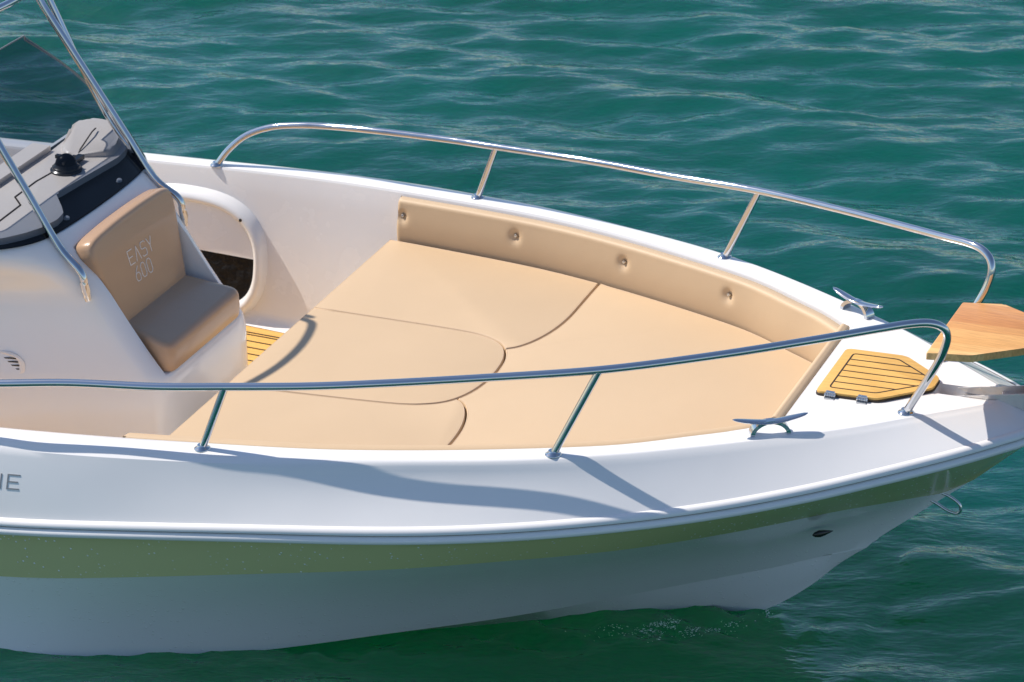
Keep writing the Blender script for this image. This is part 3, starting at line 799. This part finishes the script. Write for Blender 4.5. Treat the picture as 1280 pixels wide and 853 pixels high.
for off, d in [(.006, -.066), (0, -.058), (0, -.018), (.001, -.009), (.005, -.003), (.011, -.0005), (.020, .0008)]:
    rr = inset(brp, off) if off else brp
    rings.append([bm.verts.new(P0+Vector((0, y, 0))+UU*u_+NN*d) for y, u_ in rr])
n = len(brp); bm.faces.new(rings[0][::-1])
for a, b in zip(rings[:-1], rings[1:]):
    for i in range(n): bm.faces.new((a[i], a[(i+1) % n], b[(i+1) % n], b[i]))
bm.faces.new(rings[-1])
o = bm_obj('seat_backrest', bm, M['vinyl_seat'], None, angle=60); seat_attach(o)
# stitched lettering on the backrest
def glyph(ch):
    if ch == 'E': return [[(1, 0), (0, 0), (0, 1), (1, 1)], [(0, .5), (.85, .5)]]
    if ch == 'A': return [[(0, 0), (.5, 1), (1, 0)]]
    if ch == 'S': return [[(0, .10), (.12, 0), (.85, 0), (1, .12), (1, .38), (.85, .5), (.15, .52), (0, .64), (0, .88), (.15, 1), (.88, 1), (1, .9)]]
    if ch == 'Y': return [[(0, 1), (.5, .45), (1, 1)], [(.5, .45), (.5, 0)]]
    if ch == '6': return [[(.85, 1), (.35, .72), (.03, .4), (0, .2), (.15, .02), (.5, -.02), (.85, .02), (1, .2), (1, .38), (.85, .54), (.5, .58), (.12, .5)]]
    if ch == '0': return [[(.25, 0), (.75, 0), (1, .18), (1, .82), (.75, 1), (.25, 1), (0, .82), (0, .18), (.25, 0)]]
    if ch == 'N': return [[(0, 0), (0, 1), (1, 0), (1, 1)]]
def letters(txt, o0, ax, ay, h, wch, gap, r, nrm):
    parts = []
    for i, ch in enumerate(txt):
        for pl_ in glyph(ch):
            pts = [o0+ax*(i*(wch+gap)+p[0]*wch)+ay*(p[1]*h) for p in pl_]
            for a, b in zip(pts[:-1], pts[1:]):
                d = (b-a); l = d.length; d.normalize(); rot = Matrix((d, nrm.cross(d), nrm)).transposed()
                parts.append(box_geo((a+b)/2, (l+r*.8, r, r*.5), rot))
    return merge(parts)
Y = Vector((0, 1, 0))
Pt = lambda y, u_: P0+Y*y+UU*u_+NN*.0015
V1 = letters('EASY', Pt(-.086, .150), (Y-UU*.03).normalized(), UU, .046, .028, .0125, .0026, NN)
V2_ = letters('600', Pt(-.076, .090), (Y-UU*.03).normalized(), UU, .046, .026, .012, .0026, NN)
V, F = merge([V1, V2_]); o = me_obj('lettering', V, F, M['thread'], None, smooth=False); seat_attach(o)
o['label'] = 'stitched words EASY 600 on the backrest'

# ---------------------------------------------------------------- side locker in the far wall of the cockpit
def wpt(x, z, d=0):
    y = wall_y(x, z); return Vector((x, y-d, z-d*.12))
def ringshape(k, cx=-1.10, cz=-.385, a=.285, b=.225, n=72):
    out = []
    for i in range(n):
        t = 2*math.pi*i/n; e = .78
        out.append((cx+(a-k)*math.copysign(abs(math.cos(t))**e, math.cos(t)), cz+(b-k)*math.copysign(abs(math.sin(t))**e, math.sin(t))))
    return out
V = []; F = []; lv = [(-.014, -.004), (-.004, .020), (.004, .032), (.013, .037), (.024, .035), (.031, .028), (.035, .018), (.036, .002)]
for k, d in lv:
    for x, z in ringshape(k): V.append(wpt(x, z, d))
n = 72
for a in range(len(lv)-1):
    for i in range(n): F.append((a*n+i, a*n+(i+1) % n, (a+1)*n+(i+1) % n, (a+1)*n+i))
lock = me_obj('locker_surround', V, F, M['gel'], boat, angle=50)
zc = -.368
def panel_poly(upper):
    pts = [(x, z) for x, z in ringshape(.034)]
    out = []
    for i in range(len(pts)):
        x, z = pts[i]; x2, z2 = pts[(i+1) % len(pts)]
        keep = (z >= zc) if upper else (z <= zc); k2 = (z2 >= zc) if upper else (z2 <= zc)
        if keep: out.append((x, z))
        if keep != k2:
            t = (zc-z)/(z2-z); out.append((x+(x2-x)*t, zc))
    return out
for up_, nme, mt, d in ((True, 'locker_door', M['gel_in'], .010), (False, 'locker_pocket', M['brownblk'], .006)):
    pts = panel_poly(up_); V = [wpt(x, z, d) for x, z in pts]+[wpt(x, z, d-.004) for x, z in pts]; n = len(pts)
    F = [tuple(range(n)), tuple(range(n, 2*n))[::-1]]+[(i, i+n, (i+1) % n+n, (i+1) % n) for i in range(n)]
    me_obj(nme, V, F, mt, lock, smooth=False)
V, F = lathe_geo(wpt(-.895, -.215, .046), (0, -1, 0), [(.006, 0), (.006, .004), (.003, .006)], 12); me_obj('snap_stud', V, F, M['blackp'], lock)

# lettering on the near topside
from mathutils.bvhtree import BVHTree
tso = bpy.data.objects['topside']; tbv = BVHTree.FromPolygons([v.co.copy() for v in tso.data.vertices], [tuple(p.vertices) for p in tso.data.polygons])
def topside_pt(x, t):
    k = Vector((x, Ky(x), zg(x))); r_ = Vector((x+.0, Ry(x), Rz(x))); p = k.lerp(r_, t)
    n_ = Vector((0, (k.z-r_.z), (r_.y-k.y))).normalized(); p = p; p = Vector((p.x, -p.y, p.z)); n_ = Vector((n_.x, -n_.y, n_.z)); hit = tbv.ray_cast(p+n_*.06, -n_)
    return (hit[0] if hit[0] is not None else p), n_
def side_letters(txt, x0, t0, t1, w_, gap, th):
    parts = []
    for i, ch in enumerate(txt):
        for pl_ in glyph(ch):
            for a, b in zip(pl_[:-1], pl_[1:]):
                pa, na = topside_pt(x0+i*(w_+gap)+a[0]*w_, t1+(t0-t1)*a[1]); pb, nb_ = topside_pt(x0+i*(w_+gap)+b[0]*w_, t1+(t0-t1)*b[1])
                nn = (na+nb_).normalized(); d = pb-pa; l = d.length; d.normalize(); nn = (nn-d*nn.dot(d)).normalized()
                parts.append(box_geo((pa+pb)/2+nn*.0004, (l+th*.8, th, .0016), Matrix((d, nn.cross(d), nn)).transposed()))
    return merge(parts)
for i_, ch_ in enumerate('NE'):
    V, F = side_letters(ch_, -.614+.059*i_, .42, .60, .037, .022, .0042)
    o = me_obj('hull_lettering', V, F, M['grey'], boat, smooth=False); o['label'] = 'grey letter %s on the near side' % ch_

# small drain fitting on the near bow
def hull_pt(x, t):
    return Vector((x, -(Gy(x)*(1-t)+Cy(x)*t), Gz(x)*(1-t)+Cz(x)*t))
c = hull_pt(1.60, .42); n1_ = (hull_pt(1.62, .42)-c).normalized(); n2_ = (hull_pt(1.60, .45)-c).normalized(); nn = n1_.cross(n2_)
if nn.y > 0: nn = -nn
V = []; F = []
for i, (t, r) in enumerate([(-.022, .002), (-.014, .010), (0, .014), (.014, .011), (.028, .006), (.042, .001)]):
    for k in range(12):
        a = 2*math.pi*k/12; V.append(c+n1_*t+nn*(.003+math.cos(a)*r*.8)+nn.cross(n1_)*math.sin(a)*r)
for a in range(5):
    for k in range(12): F.append((a*12+k, a*12+(k+1) % 12, (a+1)*12+(k+1) % 12, (a+1)*12+k))
me_obj('drain_fitting', V, F, M['blackp'], boat)

# ---------------------------------------------------------------- sea
def axis(lo, hi, step, far):
    a = list(np.arange(lo, hi, step)); d = step
    left = []; x = lo
    while x > -far: d *= 1.25; x -= d; left.append(x)
    right = []; x = a[-1]; d = step
    while x < far: d *= 1.25; x += d; right.append(x)
    return np.array(left[::-1]+a+right)
ax = axis(-5.2, 3.4, .028, 400); ay = axis(-2.2, 7.6, .028, 400)
XX, YY = np.meshgrid(ax, ay)
rng = np.random.default_rng(7)
H = np.zeros_like(XX)
th0 = R(112.5)
for i in range(70):
    lam = (.13*(.38/.13)**rng.random()) if i % 4 else .4*(1.3/.4)**rng.random()
    th = th0+rng.normal(0, .5); k = 2*math.pi/lam; a = .0023*(lam/.4)**1.0*rng.uniform(.5, 1.3)
    ph = k*(XX*math.cos(th)+YY*math.sin(th))+rng.random()*6.283
    H += a*np.cos(ph)
fade = np.clip((9-np.hypot(XX+.9, YY-2.7))/2.5, 0, 1)
H *= fade
# the hull damps the chop alongside it
hy = np.interp(XX, [-3.2, -1, -.3, .08, .63, 1.0, 1.42, 1.7], [1.16, 1.13, .96, .79, .51, .31, .09, 0])
dist = np.where(XX < 1.7, np.maximum(np.abs(YY)-hy, 0), 9)
H *= .3+.7*np.clip(dist/.8, 0, 1)
# broken water beside the hull
for i in range(40):
    lam = rng.uniform(.05, .16); th = rng.uniform(0, 2*math.pi); k = 2*math.pi/lam
    H += .0021*(lam/.1)*np.cos(k*(XX*math.cos(th)+YY*math.sin(th))+rng.random()*6.283)*np.exp(-(dist/.13)**2)*(YY < 0)*np.clip((XX+.8)/1.2, 0, 1)*.8
# pile-up of water along the near bow
bow = .022*np.exp(-(((XX-.98)/.26)**2+((YY+.22)/.16)**2))
H += bow
ZZ = WZ+H
V = np.stack([XX, YY, ZZ], -1).reshape(-1, 3); nx, ny = len(ax), len(ay)
idx = np.arange(nx*ny).reshape(ny, nx)
Fq = np.stack([idx[:-1, :-1], idx[:-1, 1:], idx[1:, 1:], idx[1:, :-1]], -1).reshape(-1, 4)
me = bpy.data.meshes.new('water'); me.vertices.add(len(V)); me.vertices.foreach_set('co', V.ravel())
me.loops.add(Fq.size); me.loops.foreach_set('vertex_index', Fq.ravel().astype(np.int32))
me.polygons.add(len(Fq)); me.polygons.foreach_set('loop_start', np.arange(0, Fq.size, 4, dtype=np.int32)); me.polygons.foreach_set('loop_total', np.full(len(Fq), 4, dtype=np.int32))
me.update(calc_edges=True); me.materials.append(M['water']); me.polygons.foreach_set('use_smooth', np.ones(len(Fq), dtype=bool))
wo = bpy.data.objects.new('water', me); COL.objects.link(wo); tag(wo, kind='structure')
def wave_z(x, y):
    i = min(max(int(np.searchsorted(ax, x)), 0), nx-1); j = min(max(int(np.searchsorted(ay, y)), 0), ny-1); return ZZ[j, i]
# foam flecks torn off the bow wave
parts = []
def fleck(x, y, r, zoff=.003, el=1.0, ang=0.):
    n = 7; V = []; z = wave_z(x, y)+zoff
    for k in range(n):
        a = 2*math.pi*k/n; rr = r*random.uniform(.55, 1.2); px, py = rr*el*math.cos(a), rr*math.sin(a)
        V.append(Vector((x+px*math.cos(ang)-py*math.sin(ang), y+px*math.sin(ang)+py*math.cos(ang), z)))
    V.append(Vector((x, y, z+r*.5))); parts.append((V, [(k, (k+1) % n, n) for k in range(n)]+[tuple(range(n))[::-1]]))
def hull_y(x): return float(np.interp(x, [-.6, -.3, .08, .63, 1.0, 1.25, 1.42], [1.08, .96, .79, .51, .30, .17, .05]))
def strand(x, y, n, step, w, ang):
    P = []; a = ang
    for _ in range(n):
        P.append((x, y)); a += random.gauss(0, .18); x += step*math.cos(a); y += step*math.sin(a)
    V = []; F = []
    for i, (px, py) in enumerate(P):
        ww = w*math.sin(math.pi*(i+.5)/n)*random.uniform(.5, 1.2)+.0003; z = wave_z(px, py)+.002
        V += [Vector((px+math.sin(a)*ww*.3, py-ww, z)), Vector((px, py+ww, z)), Vector((px, py, z+ww*.8))]
    for i in range(n-1):
        c = i*3; F += [(c, c+3, c+5, c+2), (c+2, c+5, c+4, c+1), (c+1, c+4, c+3, c)]
    parts.append((V, F))
for _ in range(0):
    x = random.gauss(1.08, .13); d = abs(random.gauss(.0, .07))+.012; strand(x, -hull_y(x)-d, random.randint(4, 9), .009, random.uniform(.0006, .0022), random.uniform(2.4, 3.9))
for _ in range(0):
    x = random.uniform(.1, 1.0); d = abs(random.gauss(.05, .04))+.01; strand(x, -hull_y(x)-d, random.randint(5, 9), .009, random.uniform(.0004, .0009), random.uniform(2.9, 3.4))
for _ in range(750):
    x = random.gauss(1.17, .085); y = -hull_y(x)-abs(random.gauss(0, .032))-.008; fleck(x, y, random.uniform(.0004, .0015)*random.choice([.6, 1, 1, 1.6]), random.uniform(.0, .006), random.uniform(1, 2.5), random.uniform(-.6, .3))
for _ in range(30):
    fleck(random.gauss(1.39, .012), random.gauss(-.02, .010), random.uniform(.001, .003), random.uniform(.0, .010))
V, F = merge(parts)
fo = me_obj('foam', V, F, M['foam'], None, smooth=False)
tag(fo, 'white foam flecks torn off the bow wave beside the hull', 'foam', kind='stuff')

# ---------------------------------------------------------------- light, sky, camera
SUN_EL = R(47.5); SUN_AZ = R(3.5); SUN_DIR = Vector((-math.cos(SUN_EL)*math.cos(SUN_AZ), math.cos(SUN_EL)*math.sin(SUN_AZ), math.sin(SUN_EL)))
w_ = bpy.data.worlds.new('World'); sc.world = w_; w_.use_nodes = True
nt = w_.node_tree; bg = nt.nodes['Background']; sky = nt.nodes.new('ShaderNodeTexSky'); sky.sky_type = 'NISHITA'
sky.sun_disc = False; sky.sun_elevation = SUN_EL; sky.sun_rotation = R(-90); sky.air_density = 1.0; sky.dust_density = .45; sky.ozone_density = 3.0
nt.links.new(sky.outputs['Color'], bg.inputs['Color']); bg.inputs['Strength'].default_value = .12
sl = bpy.data.lights.new('sun', 'SUN'); sl.energy = 4.8; sl.angle = R(.53); sl.color = (1, .92, .82)
so = bpy.data.objects.new('sun', sl); so.rotation_euler = (-SUN_DIR).to_track_quat('-Z', 'Y').to_euler(); so.location = (0, 0, 8); COL.objects.link(so)
cd = bpy.data.cameras.new('camera'); cam = bpy.data.objects.new('camera', cd); COL.objects.link(cam); sc.camera = cam
cam.location = (3.7675, -7.79257, 3.9984)
al, thc = R(22.5), R(25.3895)
fw = Vector((-math.sin(al)*math.cos(thc), math.cos(al)*math.cos(thc), -math.sin(thc)))
cam.rotation_euler = fw.to_track_quat('-Z', 'Y').to_euler()
cd.sensor_width = 36; cd.lens = 3816.47/1280*36; cd.clip_end = 2000; cd.clip_start = .1
cd.dof.use_dof = True; cd.dof.focus_distance = 8.8; cd.dof.aperture_fstop = 9
sc.view_settings.view_transform = 'Standard'; sc.view_settings.look = 'None'; sc.view_settings.exposure = .2; sc.view_settings.gamma = 1
sc.cycles.max_bounces = 10; sc.cycles.transparent_max_bounces = 16
